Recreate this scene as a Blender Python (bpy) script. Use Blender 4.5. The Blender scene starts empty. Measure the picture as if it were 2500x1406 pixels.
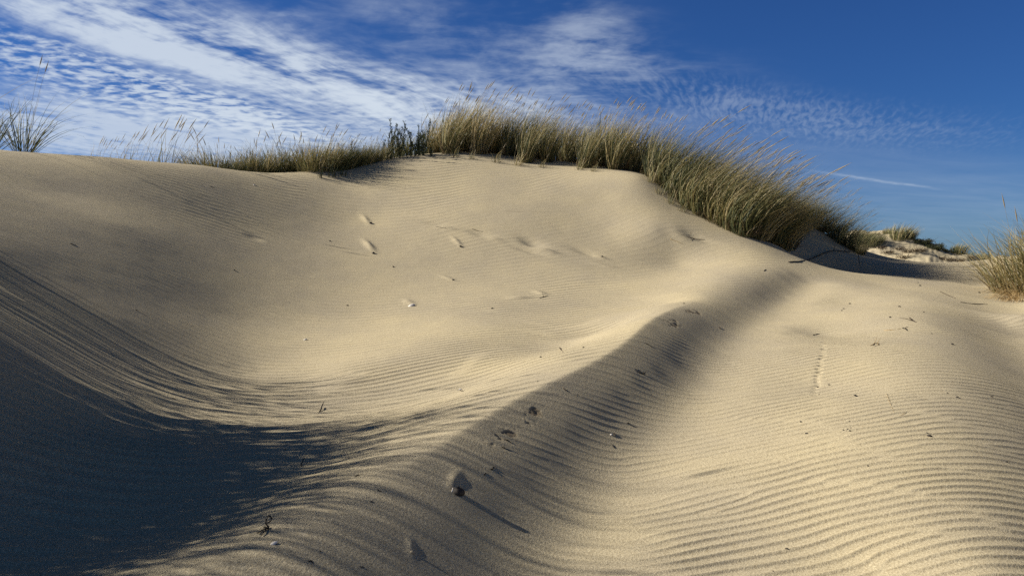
import bpy, math, random
import numpy as np
from mathutils import Vector, Matrix

rng = np.random.default_rng(7)
random.seed(7)
S = bpy.context.scene
COL = S.collection

# ------------------------------------------------------------------ camera
F = 1888.0                      # focal length in pixels of a 2500 px wide frame
CZ = 1.0                        # eye height above the floor of the track
PITCH = math.atan((703 - 640) / F)
cam_d = bpy.data.cameras.new('camera')
cam = bpy.data.objects.new('camera', cam_d)
COL.objects.link(cam)
cam_d.sensor_width = 36.0
cam_d.lens = F / 2500 * 36.0
cam_d.clip_start = 0.05
cam_d.clip_end = 5000
cam.location = (0, 0, CZ)
cam.rotation_euler = (math.pi / 2 - PITCH, 0, 0)
S.camera = cam
CP, SP = math.cos(PITCH), math.sin(PITCH)


def ray(u, v):
    a, c = (u - 1250) / F, (703 - v) / F
    return a, CP + SP * c, -SP + CP * c


def at(u, v, Y):
    """the world point seen at photo pixel (u, v) at a distance Y ahead"""
    a, b, c = ray(u, v)
    t = Y / b
    return a * t, Y, CZ + c * t


# ------------------------------------------------------------------ terrain
# surveyed points: photo pixel + estimated distance ahead
SURVEY = [
    # crest line of the big dune, left to right
    (0, 366, 8.6), (250, 384, 9.3), (500, 405, 10.2), (750, 421, 11.0), (950, 391, 11.6), (1150, 374, 12.0),
    (1300, 388, 12.0), (1400, 402, 11.5), (1480, 415, 11.0), (1560, 434, 10.5), (1640, 507, 9.9), (1700, 547, 9.5),
    (1780, 583, 9.15), (1850, 613, 8.8), (1905, 634, 8.6),
    # upper face
    (150, 470, 7.45), (300, 450, 8.35), (300, 550, 7.02), (600, 470, 9.55), (600, 550, 8.65), (850, 450, 10.7), (850, 540, 9.6),
    (1100, 430, 10.95), (1100, 520, 9.75), (1300, 450, 10.65), (1300, 530, 9.6), (1480, 480, 10.15), (1480, 560, 9.35), (1600, 560, 9.2),
    # lower face
    (0, 500, 6.05), (0, 600, 4.95), (0, 700, 4.4), (0, 800, 3.8), (0, 950, 3.1), (0, 1150, 2.45), (0, 1400, 1.9),
    (300, 660, 5.85), (300, 780, 4.8), (300, 900, 4.1), (300, 1050, 3.25),
    (600, 650, 7.45), (600, 780, 6.15), (600, 900, 4.9), (600, 1000, 3.85),
    (900, 640, 8.4), (900, 760, 6.9), (900, 860, 5.3), (1200, 640, 8.5), (1200, 740, 7.05), (1200, 800, 5.9),
    (1450, 640, 8.55), (1450, 720, 7.4), (1450, 780, 6.2), (1650, 640, 8.7), (1650, 700, 7.5),
    # hollow between face and berm
    (1250, 850, 5.0), (1000, 890, 4.75), (1000, 1000, 3.6), (600, 1100, 3.0), (450, 1300, 2.2), (250, 1250, 2.35), (800, 1130, 2.78),
    (1180, 930, 4.1), (1380, 850, 4.85), (1480, 810, 5.5), (1620, 745, 6.5),
    (1945, 655, 8.35),
    # hump between the ruts
    (1750, 1400, 2.18), (2100, 1400, 2.12), (1950, 1150, 2.85), (2000, 950, 4.05), (2000, 820, 5.6),
    (2060, 740, 7.0), (2160, 700, 7.9), (2148, 669, 9.2),
    # the bank beyond the right rut
    (2500, 770, 6.2), (2440, 735, 7.3), (2430, 690, 8.6), (2425, 648, 10.6),
    # hollow and mound behind the arm of the dune
    (2050, 672, 9.6), (2180, 655, 10.4), (1960, 640, 10.4), (2060, 622, 11.3), (2120, 633, 11.5), (1960, 548, 12.6), (2030, 585, 12.3), (1900, 560, 12.6),
]
pts = [at(*p) for p in SURVEY]
# off-frame / hidden anchors in metres
pts += [
    (0, 0, -0.02), (0.5, 1.2, 0.0), (-0.4, 1.0, 0.16), (-0.9, 1.0, 0.22), (-1.6, 0.6, 0.3), (1.6, 1.0, 0.1), (2.4, 1.4, 0.05), (3.2, 1.6, 0.3), (0, -3, -0.2), (3, -3, 0.2), (-3, -3, 0.6),
    (-2.6, 1.6, 0.68), (-3.3, 2.3, 1.15), (-3.5, 3.1, 1.35), (-3.6, 3.8, 1.22), (-4.4, 3.4, 1.6), (-5.2, 4.4, 1.95), (-4.6, 5.6, 1.72), (-6.2, 5.6, 2.15), (-6.5, 3.0, 2.0), (-5, 1.0, 1.3), (-8, 5.0, 2.0), (-7.4, 8, 2.3), (-9.5, 7, 2.1), (-9, 1, 1.4),
    # lee side behind the crest
    (-7, 10.5, 1.95), (-6, 12.5, 1.6), (-4.6, 12, 1.78), (-3.6, 13, 1.95), (-2.0, 13.6, 2.45), (-0.7, 14, 2.6), (0.6, 13.8, 2.6), (1.6, 13, 2.4), (2.6, 12.2, 2.1), (3.4, 12.2, 1.9),
    (2.7, 10.6, 1.72), (3.2, 9.8, 1.3), (3.3, 10.8, 1.5), (3.5, 9.2, 1.02),
    (-5, 16, 1.2), (0, 17, 1.9), (3, 15, 1.7), (5, 15.0, 1.6), (6.2, 14, 0.95), (7.6, 14, 0.6),
    # right bank, off frame
    (5.5, 7.3, 1.08), (6.4, 8.6, 1.38), (4.6, 5.2, 0.75), (5.8, 5.0, 1.0), (7.6, 10.5, 1.25), (4.2, 3.0, 0.6), (8, 7, 1.35), (7.2, 12.2, 0.95),
]
# the berm: crest, flank and the rut at its foot (photo pixel of the crest, distance, flank width, drop)
BERM_AT = [(640, 1360, 1.80, .50, .20), (800, 1252, 2.1, .50, .20), (1000, 1140, 2.54, .47, .20), (1150, 1052, 2.95, .46, .21), (1300, 967, 3.44, .44, .205), (1400, 920, 3.8, .42, .20), (1510, 858, 4.30, .39, .19),
           (1585, 793, 4.95, .40, .18), (1673, 746, 5.9, .42, .165), (1734, 724, 6.6, .42, .155), (1818, 677, 7.6, .42, .18), (1880, 651, 8.2, .40, .16)]
# the hump between the ruts, with its flank down to the right rut
HUMP_AT = [(2480, 1600, 1.6, .45, .13), (2420, 1350, 2.10, .45, .15), (2360, 1040, 3.25, .47, .17), (2325, 880, 4.4, .50, .17), (2264, 777, 5.75, .55, .15), (2255, 714, 7.4, .60, .10), (2272, 678, 9.2, .60, .07), (2287, 654, 10.6, .60, .05)]


def line_points(stations, step):
    """a smooth curve through the stations of a ridge: x, y, z, flank width, drop"""
    k = np.array([list(at(*p[:3])) + [p[3], p[4]] for p in stations])
    seg = np.r_[0, np.cumsum(np.hypot(np.diff(k[:, 0]), np.diff(k[:, 1])))]
    m = np.gradient(k, seg, axis=0)
    out = []
    for q in np.linspace(0, seg[-1], int(seg[-1] / step)):
        i = min(int(np.searchsorted(seg, q, 'right')) - 1, len(seg) - 2)
        h = seg[i + 1] - seg[i]
        t = (q - seg[i]) / h
        out.append((2 * t ** 3 - 3 * t ** 2 + 1) * k[i] + (t ** 3 - 2 * t ** 2 + t) * h * m[i] + (3 * t ** 2 - 2 * t ** 3) * k[i + 1] + (t ** 3 - t ** 2) * h * m[i + 1])
    return np.array(out)


def ridge(stations, step, steps, floor):
    b = line_points(stations, step)
    out = []
    for i, p in enumerate(b):
        t = b[min(i + 1, len(b) - 1)] - b[max(i - 1, 0)]
        l = math.hypot(t[0], t[1])
        nx, ny = t[1] / l, -t[0] / l
        out.append(tuple(p[:3]))
        for fw, fd in steps:
            out.append((p[0] + nx * p[3] * fw, p[1] + ny * p[3] * fw, p[2] - p[4] * fd))
        out.append((p[0] + nx * (p[3] + floor), p[1] + ny * (p[3] + floor), p[2] - p[4] - .012))
    return b[:, :3], out


_bc, _e = ridge(BERM_AT, .26, [(.45, .38), (.82, .84), (1, 1)], .3)
pts += _e
_hc, _e = ridge(HUMP_AT, .45, [(.5, .45), (1, 1)], .22)
pts += _e
PTS = np.array(pts)


def _phi(r2):
    return 0.5 * r2 * np.log(np.maximum(r2, 1e-12))


_n = len(PTS)
_A = np.zeros((_n + 3, _n + 3))
_d2 = ((PTS[:, None, :2] - PTS[None, :, :2]) ** 2).sum(-1)
_A[:_n, :_n] = _phi(_d2) + np.eye(_n) * 0.003
_A[:_n, _n] = 1
_A[:_n, _n + 1:] = PTS[:, :2]
_A[_n:, :_n] = _A[:_n, _n:].T
_w = np.linalg.solve(_A, np.r_[PTS[:, 2], 0, 0, 0])


def sstep(a, b, x):
    t = np.clip((x - a) / (b - a), 0, 1)
    return t * t * (3 - 2 * t)


# value noise on a lattice, smooth, cheap
_LAT = rng.random((256, 256))


def vnoise(x, y, s=0):
    x = x + s * 17.31
    y = y + s * 9.77
    xi = np.floor(x).astype(np.int64)
    yi = np.floor(y).astype(np.int64)
    fx, fy = x - xi, y - yi
    fx = fx * fx * (3 - 2 * fx)
    fy = fy * fy * (3 - 2 * fy)
    g = lambda i, j: _LAT[i & 255, j & 255]
    return (g(xi, yi) * (1 - fx) + g(xi + 1, yi) * fx) * (1 - fy) + (g(xi, yi + 1) * (1 - fx) + g(xi + 1, yi + 1) * fx) * fy - 0.5


def fbm(x, y, o=4, s=0):
    r, a = 0, 1.0
    for i in range(o):
        r = r + a * vnoise(x, y, s + i * 3)
        x, y, a = x * 2.03, y * 2.03, a * 0.5
    return r


BERM = _bc[:, :2]


def polyline(P, x, y):
    """signed distance (right side positive) and running length along a polyline"""
    best = np.full(x.shape, 1e9)
    sd = np.zeros(x.shape)
    run = np.zeros(x.shape)
    L = 0.0
    for (ax, ay), (bx, by) in zip(P[:-1], P[1:]):
        dx, dy = bx - ax, by - ay
        l = math.hypot(dx, dy)
        t = np.clip(((x - ax) * dx + (y - ay) * dy) / (l * l), 0, 1)
        ex, ey = x - ax - t * dx, y - ay - t * dy
        d = np.hypot(ex, ey)
        m = d < best
        best = np.where(m, d, best)
        sd = np.where(m, np.sign(ex * dy - ey * dx) * d, sd)
        run = np.where(m, L + t * l, run)
        L += l
    return sd, run, L


FAR_HILLS = [  # x, y, height, sx, sy : dunes beyond the track
    (16.9, 36, 2.0, 2.7, 4.5), (19.6, 35, 0.40, 1.6, 4), (23.5, 39, 0.70, 4.2, 5), (29, 40, .6, 5, 6), (12, 40, 1.0, 4, 6), (-8, 60, 2.0, 20, 12), (38, 44, 2.4, 7, 8),
]


def tps(x, y):
    out = np.full(x.shape, _w[_n])
    out += _w[_n + 1] * x + _w[_n + 2] * y
    for k in range(_n):
        out += _w[k] * _phi((x - PTS[k, 0]) ** 2 + (y - PTS[k, 1]) ** 2)
    return out


def base_height(x, y):
    x = np.asarray(x, float)
    y = np.asarray(y, float)
    shp = x.shape
    x, y = x.ravel(), y.ravel()
    r = np.hypot(x - 0.0, (y - 6.0))
    near = r < 17
    z = np.zeros(x.shape)
    fx = 0.05 + 0.22 * fbm(x * 0.09, y * 0.09, 4, 5)
    for (hx, hy, h, sx, sy) in FAR_HILLS:
        fx = fx + h * np.exp(-((x - hx) / sx) ** 2 - ((y - hy) / sy) ** 2)
    hm = sstep(24, 30, y) * sstep(70, 45, y)
    fx = fx + hm * (0.26 * np.abs(fbm(x * 0.55, y * 0.4, 4, 2)) + 0.34 * np.abs(fbm(x * 1.3, y * 0.8, 4, 7)))
    z[:] = fx
    if near.any():
        t = tps(x[near], y[near])
        sd, run, L = polyline(BERM, x[near], y[near])     # the crisp lip of the berm
        t = t + 0.030 * sstep(0.35, 1.5, run) * sstep(L - 2.0, L - 4.0, run) * np.exp(-np.hypot(sd, 0.018) / 0.085)
        w = sstep(16.8, 11.5, r[near])
        z[near] = t * w + fx[near] * (1 - w)
    return z.reshape(shp)


def hgt(x, y):
    return float(base_height(np.array([x]), np.array([y]))[0])


# a coarse table of the ground for placing things on it
def pick(u, v, ymax=40.0):
    """first point of the ground along the sight line through photo pixel (u, v)"""
    a, b, c = ray(u, v)
    t = np.concatenate([np.linspace(1.2, 16, 900), np.linspace(16.05, ymax, 300)])
    z = CZ + c * t
    d = z - base_height(a * t, b * t)
    k = np.argmax(d < 0)
    if d[k] >= 0:
        return None
    t0, t1 = t[k - 1], t[k]
    for _ in range(2):
        s = np.linspace(t0, t1, 12)
        dd = CZ + c * s - base_height(a * s, b * s)
        j = max(1, int(np.argmax(dd < 0)))
        t0, t1 = s[j - 1], s[j]
    tt = 0.5 * (t0 + t1)
    return a * tt, b * tt, CZ + c * tt


# ------------------------------------------------------------------ wind ripples, dents and small sand forms
RIPPLE_AT = [  # photo pixel, strength : where the wind ripples are crisp and where the sand is smooth
    (1750, 1350, 1.15), (2000, 1200, 1.2), (2300, 1250, 1.2), (2450, 1000, 1.0), (1900, 1000, 1.25), (2200, 950, 1.2), (2000, 860, 1.15), (2250, 800, .9), (1720, 1000, .8), (1820, 880, .9), (2480, 800, .9), (2390, 850, .3),
    (1650, 1250, .8), (1480, 1330, .12), (1540, 1210, .12), (1620, 1080, .15), (1720, 940, .15), (1780, 850, .15), (1880, 750, .1), (1700, 1080, .7), (1790, 950, .6),
    (1380, 1180, .32), (1500, 1020, .55), (1560, 930, .6), (1650, 840, .5), (1750, 770, .4), (1590, 800, .15), (1680, 752, .12), (1740, 730, .15), (1520, 862, .25), (1410, 922, .25), (1830, 720, .4), (1200, 1130, .12), (1330, 1030, .25), (1450, 950, .3), (1100, 1330, .12), (1250, 1300, .15),
    (850, 1350, .18), (620, 1300, .6), (780, 1200, .5), (400, 1380, .55), (950, 1190, .2), (1050, 1150, .12),
    (1000, 1000, 1.1), (1200, 950, 1.05), (1350, 880, 1.0), (1450, 800, .95), (1150, 860, 1.0), (1000, 900, 1.0), (800, 950, 1.0), (700, 1050, 1.2), (400, 1100, 1.4), (200, 1000, 1.2), (100, 1200, 1.4),
    (450, 900, .5), (250, 780, .08), (50, 650, .05), (60, 780, .2), (700, 800, .22), (850, 860, .55), (500, 650, .06), (200, 600, .04), (800, 650, .10), (1000, 760, .3), (1000, 620, .12), (1250, 740, .4), (1250, 640, .18), (1450, 720, .5), (1550, 770, .55),
    (1500, 600, .1), (1650, 660, .3), (1250, 520, .08), (1500, 480, .05), (800, 520, .15), (1000, 430, .6), (1250, 430, .4), (700, 440, .6), (450, 425, .45), (600, 480, .4), (200, 420, .06), (1700, 610, .12), (1850, 660, .3),
    (1950, 740, .25), (2100, 720, .2), (2220, 730, .15), (2330, 720, .15), (2300, 680, .1), (2480, 740, .4), (2100, 660, .05), (2000, 600, .0), (2100, 800, .8), (1960, 790, .7),
]
_rp = []
for u, v, s in RIPPLE_AT:
    q = pick(u, v)
    if q:
        _rp.append((q[0], q[1], s))
_rp = np.array(_rp)


def ripple_strength(x, y):
    num = np.zeros(x.shape)
    den = np.full(x.shape, 1e-9)
    for px, py, s in _rp:
        sc = 0.05 * (px * px + py * py) + 0.01
        w = 1.0 / (((x - px) ** 2 + (y - py) ** 2) / sc + 0.02) ** 2
        num += w * s
        den += w
    return num / den


def ripple_band(seed, lam, theta, spread, waves=26):
    g = np.random.default_rng(seed)
    k = 2 * math.pi / lam * (1 + spread * g.standard_normal(waves))
    return math.radians(theta), list(zip(k, np.radians(80 * spread) * g.standard_normal(waves), g.random(waves) * 2 * math.pi))


TRACK_BAND = ripple_band(21, .054, 10, .062)      # fine ripples on the track
BOWL_BAND = ripple_band(33, .088, 22, .045)       # longer ones in the hollow left of the berm


def ripples(x, y, band):
    """wind ripples: a narrow band of waves, so crests run long but fork and end here and there"""
    th_, waves = band
    xx = x + 0.09 * fbm(x * 0.9, y * 0.9, 3, 3)
    yy = y + 0.09 * fbm(x * 0.8, y * 0.8, 3, 6)
    m = np.maximum(np.minimum(xx + 0.5, 0), -2.2)
    eta = -math.sin(th_) * xx + math.cos(th_) * yy - 0.11 * m * m
    xi = math.cos(th_) * xx + math.sin(th_) * yy
    re = np.zeros(x.shape)
    im = np.zeros(x.shape)
    for k, a, p in waves:
        ph = k * (math.cos(a) * eta + math.sin(a) * xi) + p
        re += np.cos(ph)
        im += np.sin(ph)
    ph = np.arctan2(im, re)
    amp = sstep(0.0, 2.6, np.hypot(re, im))
    return amp * (np.cos(ph) + 0.40 * np.cos(2 * ph + 0.45) + 0.12 * np.cos(3 * ph + .8))


def pit(u, v, h, s1, s2=None, rot=0.0):
    q = pick(u, v)
    return None if q is None else (q[0], q[1], h, s1, s2 or s1, rot)


FORMS = []
for f in [
    # heaps of sand blown up behind stones, and hollows beside them (pixel, height, half sizes, direction)
    (1110, 1170, .007, .018, .06, -.15), (1004, 1338, .004, .012, .04, .2),
    (893, 536, .016, .035, .13, .5), (901, 600, .024, .04, .16, .5), (1115, 590, .014, .03, .12, .5), (1095, 680, .010, .03, .12, .8), (998, 738, .012, .04, .10, .5),
    (1318, 715, .014, .04, .09, .6), (1270, 727, .018, .10, .05, .3), (1065, 545, -.018, .18, .05, -.4), (1090, 557, .015, .12, .04, -.4),
    (1175, 570, -.026, .18, .06, -.5), (1205, 582, .018, .12, .04, -.5), (1300, 592, -.040, .17, .08, -.7), (1330, 612, .032, .15, .045, -.5), (1290, 612, -.018, .18, .04, -.5),
    (1430, 615, -.022, .18, .06, -.6), (1465, 628, .018, .09, .035, -.5), (620, 580, -.012, .09, .07, 0), (1480, 650, .010, .25, .03, -.4), (1700, 580, -.022, .2, .07, -.5), (1660, 572, .02, .12, .2, .3),
]:
    q = pit(*f)
    if q:
        FORMS.append(q)
# the run of small bird prints on the track
for i in range(17):
    t = i / 16
    q = pit(2014 - 24 * t + random.uniform(-4, 4), 835 + 128 * t, -0.008, .016, .013, 0)
    if q:
        FORMS.append(q)
# crumbled damp patches where the wind has scoured the berm (pixel, half sizes along / across, strength)
SCOUR = []
for u, v, s1, s2, k in [(1645, 790, .12, .07, 1.0), (1692, 762, .13, .06, .8), (1310, 1002, .10, .04, .7), (1235, 1055, .09, .035, .8), (1190, 1085, .05, .03, .9), (1575, 838, .05, .03, .5), (1405, 957, .07, .04, .45),
                         (1565, 912, .06, .05, .5), (1275, 1030, .10, .05, .6), (1685, 575, .16, .04, .5)]:
    q = pick(u, v)
    if q:
        SCOUR.append((q[0], q[1], s1, s2, k))


def forms(x, y):
    z = np.zeros(x.shape)
    damp = np.zeros(x.shape)
    for fx, fy, h, s1, s2, rot in FORMS:
        m = (np.abs(x - fx) < 3.2 * max(s1, s2)) & (np.abs(y - fy) < 3.2 * max(s1, s2))
        if m.any():
            c, s = math.cos(rot), math.sin(rot)
            dx, dy = x[m] - fx, y[m] - fy
            a, b = c * dx + s * dy, -s * dx + c * dy
            z[m] += h * np.exp(-(a / s1) ** 2 - (b / s2) ** 2)
    rot = math.radians(57)
    c, s = math.cos(rot), math.sin(rot)
    for fx, fy, s1, s2, k in SCOUR:
        m = (np.abs(x - fx) < 3 * s1) & (np.abs(y - fy) < 3 * s1)
        if m.any():
            dx, dy = x[m] - fx, y[m] - fy
            a, b = c * dx + s * dy, -s * dx + c * dy
            g = np.exp(-(a / s1) ** 2 - (b / s2) ** 2)
            n = fbm(x[m] * 28, y[m] * 28, 3, 4)
            e = g * k
            d = sstep(0.22, 0.75, e * (0.7 + 1.3 * n))
            z[m] += -0.004 * d * (0.4 + 1.6 * np.abs(fbm(x[m] * 40, y[m] * 40, 2, 9)))
            damp[m] = np.maximum(damp[m], d)
    return z, damp


def detail(x, y):
    """everything finer than the big shapes: ripples, forms, faint lumps"""
    m = ripple_strength(x, y)
    fade = sstep(15, 10, np.hypot(x, y))
    m = m * fade * np.clip(0.8 + 1.0 * vnoise(x * 1.3, y * 1.3, 4), 0.3, 1.3)
    sd, run, L = polyline(BERM, x, y)
    w = sstep(-0.10, 0.16, sd)
    z = np.zeros(x.shape)
    r = w > 0
    z[r] += (0.0023 * m * w)[r] * ripples(x[r], y[r], TRACK_BAND)
    r = w < 1
    z[r] += (0.0045 * m * (1 - w))[r] * ripples(x[r], y[r], BOWL_BAND)
    z = z + 0.0022 * fbm(x * 3.1, y * 3.1, 3, 1) * (0.5 + fade)
    f, damp = forms(x, y)
    return z + f, damp


# ------------------------------------------------------------------ the ground, one sheet out to the horizon
th = np.radians(np.concatenate([np.linspace(-180, -40, 60)[:-1], np.linspace(-40, -36.5, 16)[:-1], np.linspace(-36.5, 36.5, 1400), np.linspace(36.5, 40, 16)[1:], np.linspace(40, 180, 60)[1:-1]]))
rad = np.concatenate([np.linspace(0.3, 1.7, 26)[:-1], np.geomspace(1.7, 13.5, 1800), np.geomspace(13.5, 60, 190)[1:], np.geomspace(60, 3500, 50)[1:]])
nt, nr = len(th), len(rad)
GX = (rad[:, None] * np.sin(th)[None, :]).ravel()
GY = (rad[:, None] * np.cos(th)[None, :]).ravel()
GZ = np.zeros(GX.shape)
DAMP = np.zeros(GX.shape)
CH = 200000
for i in range(0, len(GX), CH):
    x, y = GX[i:i + CH], GY[i:i + CH]
    z = base_height(x, y)
    near = (np.hypot(x, y) < 16) & (y > 0)
    if near.any():
        d, w = detail(x[near], y[near])
        z[near] += d
        DAMP[i:i + CH][near] = w
    GZ[i:i + CH] = z
co = np.empty((len(GX) + 1, 3), np.float32)
co[:-1, 0], co[:-1, 1], co[:-1, 2] = GX, GY, GZ
co[-1] = (0, 0, hgt(0, 0))
I = np.arange(nr * nt).reshape(nr, nt)
a, b = I[:-1], I[1:]
q = np.stack([a, b, np.roll(b, -1, 1), np.roll(a, -1, 1)], -1).reshape(-1, 4)
tri = np.stack([np.full(nt, nr * nt), I[0], np.roll(I[0], -1)], -1)
nq, ntr = len(q), len(tri)
me = bpy.data.meshes.new('ground')
me.vertices.add(len(co))
me.vertices.foreach_set('co', co.ravel())
me.loops.add(nq * 4 + ntr * 3)
me.loops.foreach_set('vertex_index', np.concatenate([q.ravel(), tri.ravel()]).astype(np.int32))
me.polygons.add(nq + ntr)
me.polygons.foreach_set('loop_start', np.concatenate([np.arange(nq) * 4, nq * 4 + np.arange(ntr) * 3]).astype(np.int32))
me.update(calc_edges=True)
me.validate()
me.polygons.foreach_set('use_smooth', np.ones(len(me.polygons), bool))
at_d = me.attributes.new('damp', 'FLOAT', 'POINT')
at_d.data.foreach_set('value', np.r_[DAMP, 0].astype(np.float32))
ground = bpy.data.objects.new('ground', me)
COL.objects.link(ground)
ground['label'] = 'pale wind-rippled sand of the dune, berm and track'
ground['kind'] = 'structure'

m = bpy.data.materials.new('sand')
m.use_nodes = True
nt_ = m.node_tree
nd, lk = nt_.nodes, nt_.links
bs = nd['Principled BSDF']
geo = nd.new('ShaderNodeNewGeometry')


def tex(scale, det, rough=0.6):
    t = nd.new('ShaderNodeTexNoise')
    t.inputs['Scale'].default_value = scale
    t.inputs['Detail'].default_value = det
    t.inputs['Roughness'].default_value = rough
    lk.new(geo.outputs['Position'], t.inputs['Vector'])
    return t.outputs['Fac']


def ramp(sock, stops):
    r = nd.new('ShaderNodeValToRGB')
    e = r.color_ramp.elements
    while len(e) < len(stops):
        e.new(0.5)
    for k, (p, c) in enumerate(stops):
        e[k].position = p
        e[k].color = (*c, 1)
    lk.new(sock, r.inputs['Fac'])
    return r.outputs['Color']


def mixc(f, a, b, mode='MIX'):
    x = nd.new('ShaderNodeMix')
    x.data_type = 'RGBA'
    x.blend_type = mode
    for s, v in ((0, f), (6, a), (7, b)):
        if hasattr(v, 'is_output'):
            lk.new(v, x.inputs[s])
        else:
            x.inputs[s].default_value = v if s == 0 else (*v, 1)
    return x.outputs[2]


grain = ramp(tex(165, 3, .7), [(.30, (.30, .246, .152)), (.5, (.452, .390, .262)), (.72, (.60, .528, .365))])
patch = ramp(tex(1.1, 5), [(.3, (.86, .86, .90)), (.7, (1.08, 1.06, 1.0))])
c = mixc(1.0, grain, patch, 'MULTIPLY')
fleck = ramp(tex(420, 1, .5), [(.27, (.40, .38, .36)), (.33, (1, 1, 1))])
c = mixc(.65, c, fleck, 'MULTIPLY')
dm = nd.new('ShaderNodeAttribute')
dm.attribute_name = 'damp'
c = mixc(dm.outputs['Fac'], c, (.20, .16, .105))
lk.new(c, bs.inputs['Base Color'])
bs.inputs['Roughness'].default_value = 0.95
bs.inputs['Specular IOR Level'].default_value = 0.12
bp = nd.new('ShaderNodeBump')
bp.inputs['Strength'].default_value = 0.55
bp.inputs['Distance'].default_value = 0.006
lk.new(tex(110, 4, .75), bp.inputs['Height'])
lk.new(bp.outputs['Normal'], bs.inputs['Normal'])
me.materials.append(m)


# ------------------------------------------------------------------ sun and sky
SUN_EL = math.radians(30.5)
SUN_D = Vector((-0.98, 0.16, 0)).normalized() * math.cos(SUN_EL) + Vector((0, 0, math.sin(SUN_EL)))
sd = bpy.data.lights.new('sun', 'SUN')
sd.energy = 5.0
sd.angle = math.radians(0.55)
sd.color = (1.0, 0.93, 0.82)
so = bpy.data.objects.new('sun', sd)
COL.objects.link(so)
so.rotation_euler = SUN_D.to_track_quat('Z', 'Y').to_euler()

W = bpy.data.worlds.new('World')
S.world = W
W.use_nodes = True
wn, wl = W.node_tree.nodes, W.node_tree.links
bg = wn['Background']


class X:
    """arithmetic on shader sockets"""
    def __init__(s, o):
        s.o = o

    @staticmethod
    def op(kind, *a, clamp=False):
        n = wn.new('ShaderNodeMath')
        n.operation = kind
        n.use_clamp = clamp
        for i, v in enumerate(a):
            if isinstance(v, X):
                wl.new(v.o, n.inputs[i])
            else:
                n.inputs[i].default_value = v
        return X(n.outputs[0])

    def __add__(s, b): return X.op('ADD', s, b)
    __radd__ = __add__
    def __mul__(s, b): return X.op('MULTIPLY', s, b)
    __rmul__ = __mul__
    def __sub__(s, b): return X.op('SUBTRACT', s, b)
    def __rsub__(s, b): return X.op('SUBTRACT', b, s)
    def __truediv__(s, b): return X.op('DIVIDE', s, b)
    def exp(s): return X.op('EXPONENT', s)
    def clamp(s): return X.op('ADD', s, 0.0, clamp=True)

    def step(s, a, b):
        n = wn.new('ShaderNodeMapRange')
        n.interpolation_type = 'SMOOTHSTEP'
        wl.new(s.o, n.inputs[0])
        n.inputs[1].default_value, n.inputs[2].default_value = a, b
        return X(n.outputs[0])


tc = wn.new('ShaderNodeTexCoord')
sp = wn.new('ShaderNodeSeparateXYZ')
wl.new(tc.outputs['Generated'], sp.inputs[0])
dx, dy, dz = (X(sp.outputs[i]) for i in range(3))
AZ = X.op('ARCTAN2', dx, dy)          # bearing, 0 straight up the track, clockwise
EL = X.op('ARCSINE', dz)              # height above the horizon
zz = X.op('MAXIMUM', dz, 0.0) + 0.07
PX, PY = dx / zz, dy / zz             # where the sight line meets the cloud sheet


def vec(a, b, c=0.0):
    n = wn.new('ShaderNodeCombineXYZ')
    for i, v in enumerate((a, b, c)):
        if isinstance(v, X):
            wl.new(v.o, n.inputs[i])
        else:
            n.inputs[i].default_value = v
    return n.outputs[0]


def noise(v, scale, det=6, rough=.55, dist=0.0):
    n = wn.new('ShaderNodeTexNoise')
    wl.new(v, n.inputs['Vector'])
    n.inputs['Scale'].default_value = scale
    n.inputs['Detail'].default_value = det
    n.inputs['Roughness'].default_value = rough
    n.inputs['Distortion'].default_value = dist
    return X(n.outputs['Fac'])


def rot(ax, ay, deg):
    c, s = math.cos(math.radians(deg)), math.sin(math.radians(deg))
    return ax * c + ay * s, ay * c - ax * s


wx = noise(vec(PX, PY), 0.9, 3) - 0.5
wy = noise(vec(PX + 7.3, PY - 3.1), 0.9, 3) - 0.5
QX, QY = PX + wx * 0.35, PY + wy * 0.35


def blob(u, v, su, sv, ang=0.0):
    """soft patch of sky centred on a bearing and height (given as the photo pixel that looks there)"""
    a0 = math.atan((u - 1250) / F)
    e0 = math.atan((640 - v) / F * math.cos(a0))
    ra, rb = rot(AZ - a0, EL - e0, ang)
    ra, rb = ra * (F / su), rb * (F / sv)
    return (0.0 - (ra * ra + rb * rb)).exp()


def band(stretch, deg, scale, det=7, rough=.6, dist=.3, w=None):
    a, b = rot(QX if w is None else w[0], QY if w is None else w[1], deg)
    return noise(vec(a * stretch, b), scale, det, rough, dist)


fib = band(0.20, 64, 6.0, 8, .64, .10)             # long fibres of the cirrus
big = band(0.16, 66, 2.4, 6, .6, .2)
fib2 = band(0.4, 15, 3.2, 7, .62, .25)
puff = noise(vec(QX, QY), 15, 6, .52, .1)       # small cloudlets
veil = noise(vec(QX, QY), 2.2, 7, .6, .15)
warp2 = (PX + wx * 0.25, PY + wy * 0.25)
wave_a, wave_b = rot(warp2[0], warp2[1], 72)
rib = noise(vec(wave_a * 0.25, wave_b), 38, 3, .5, .25)   # mackerel ribs

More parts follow.
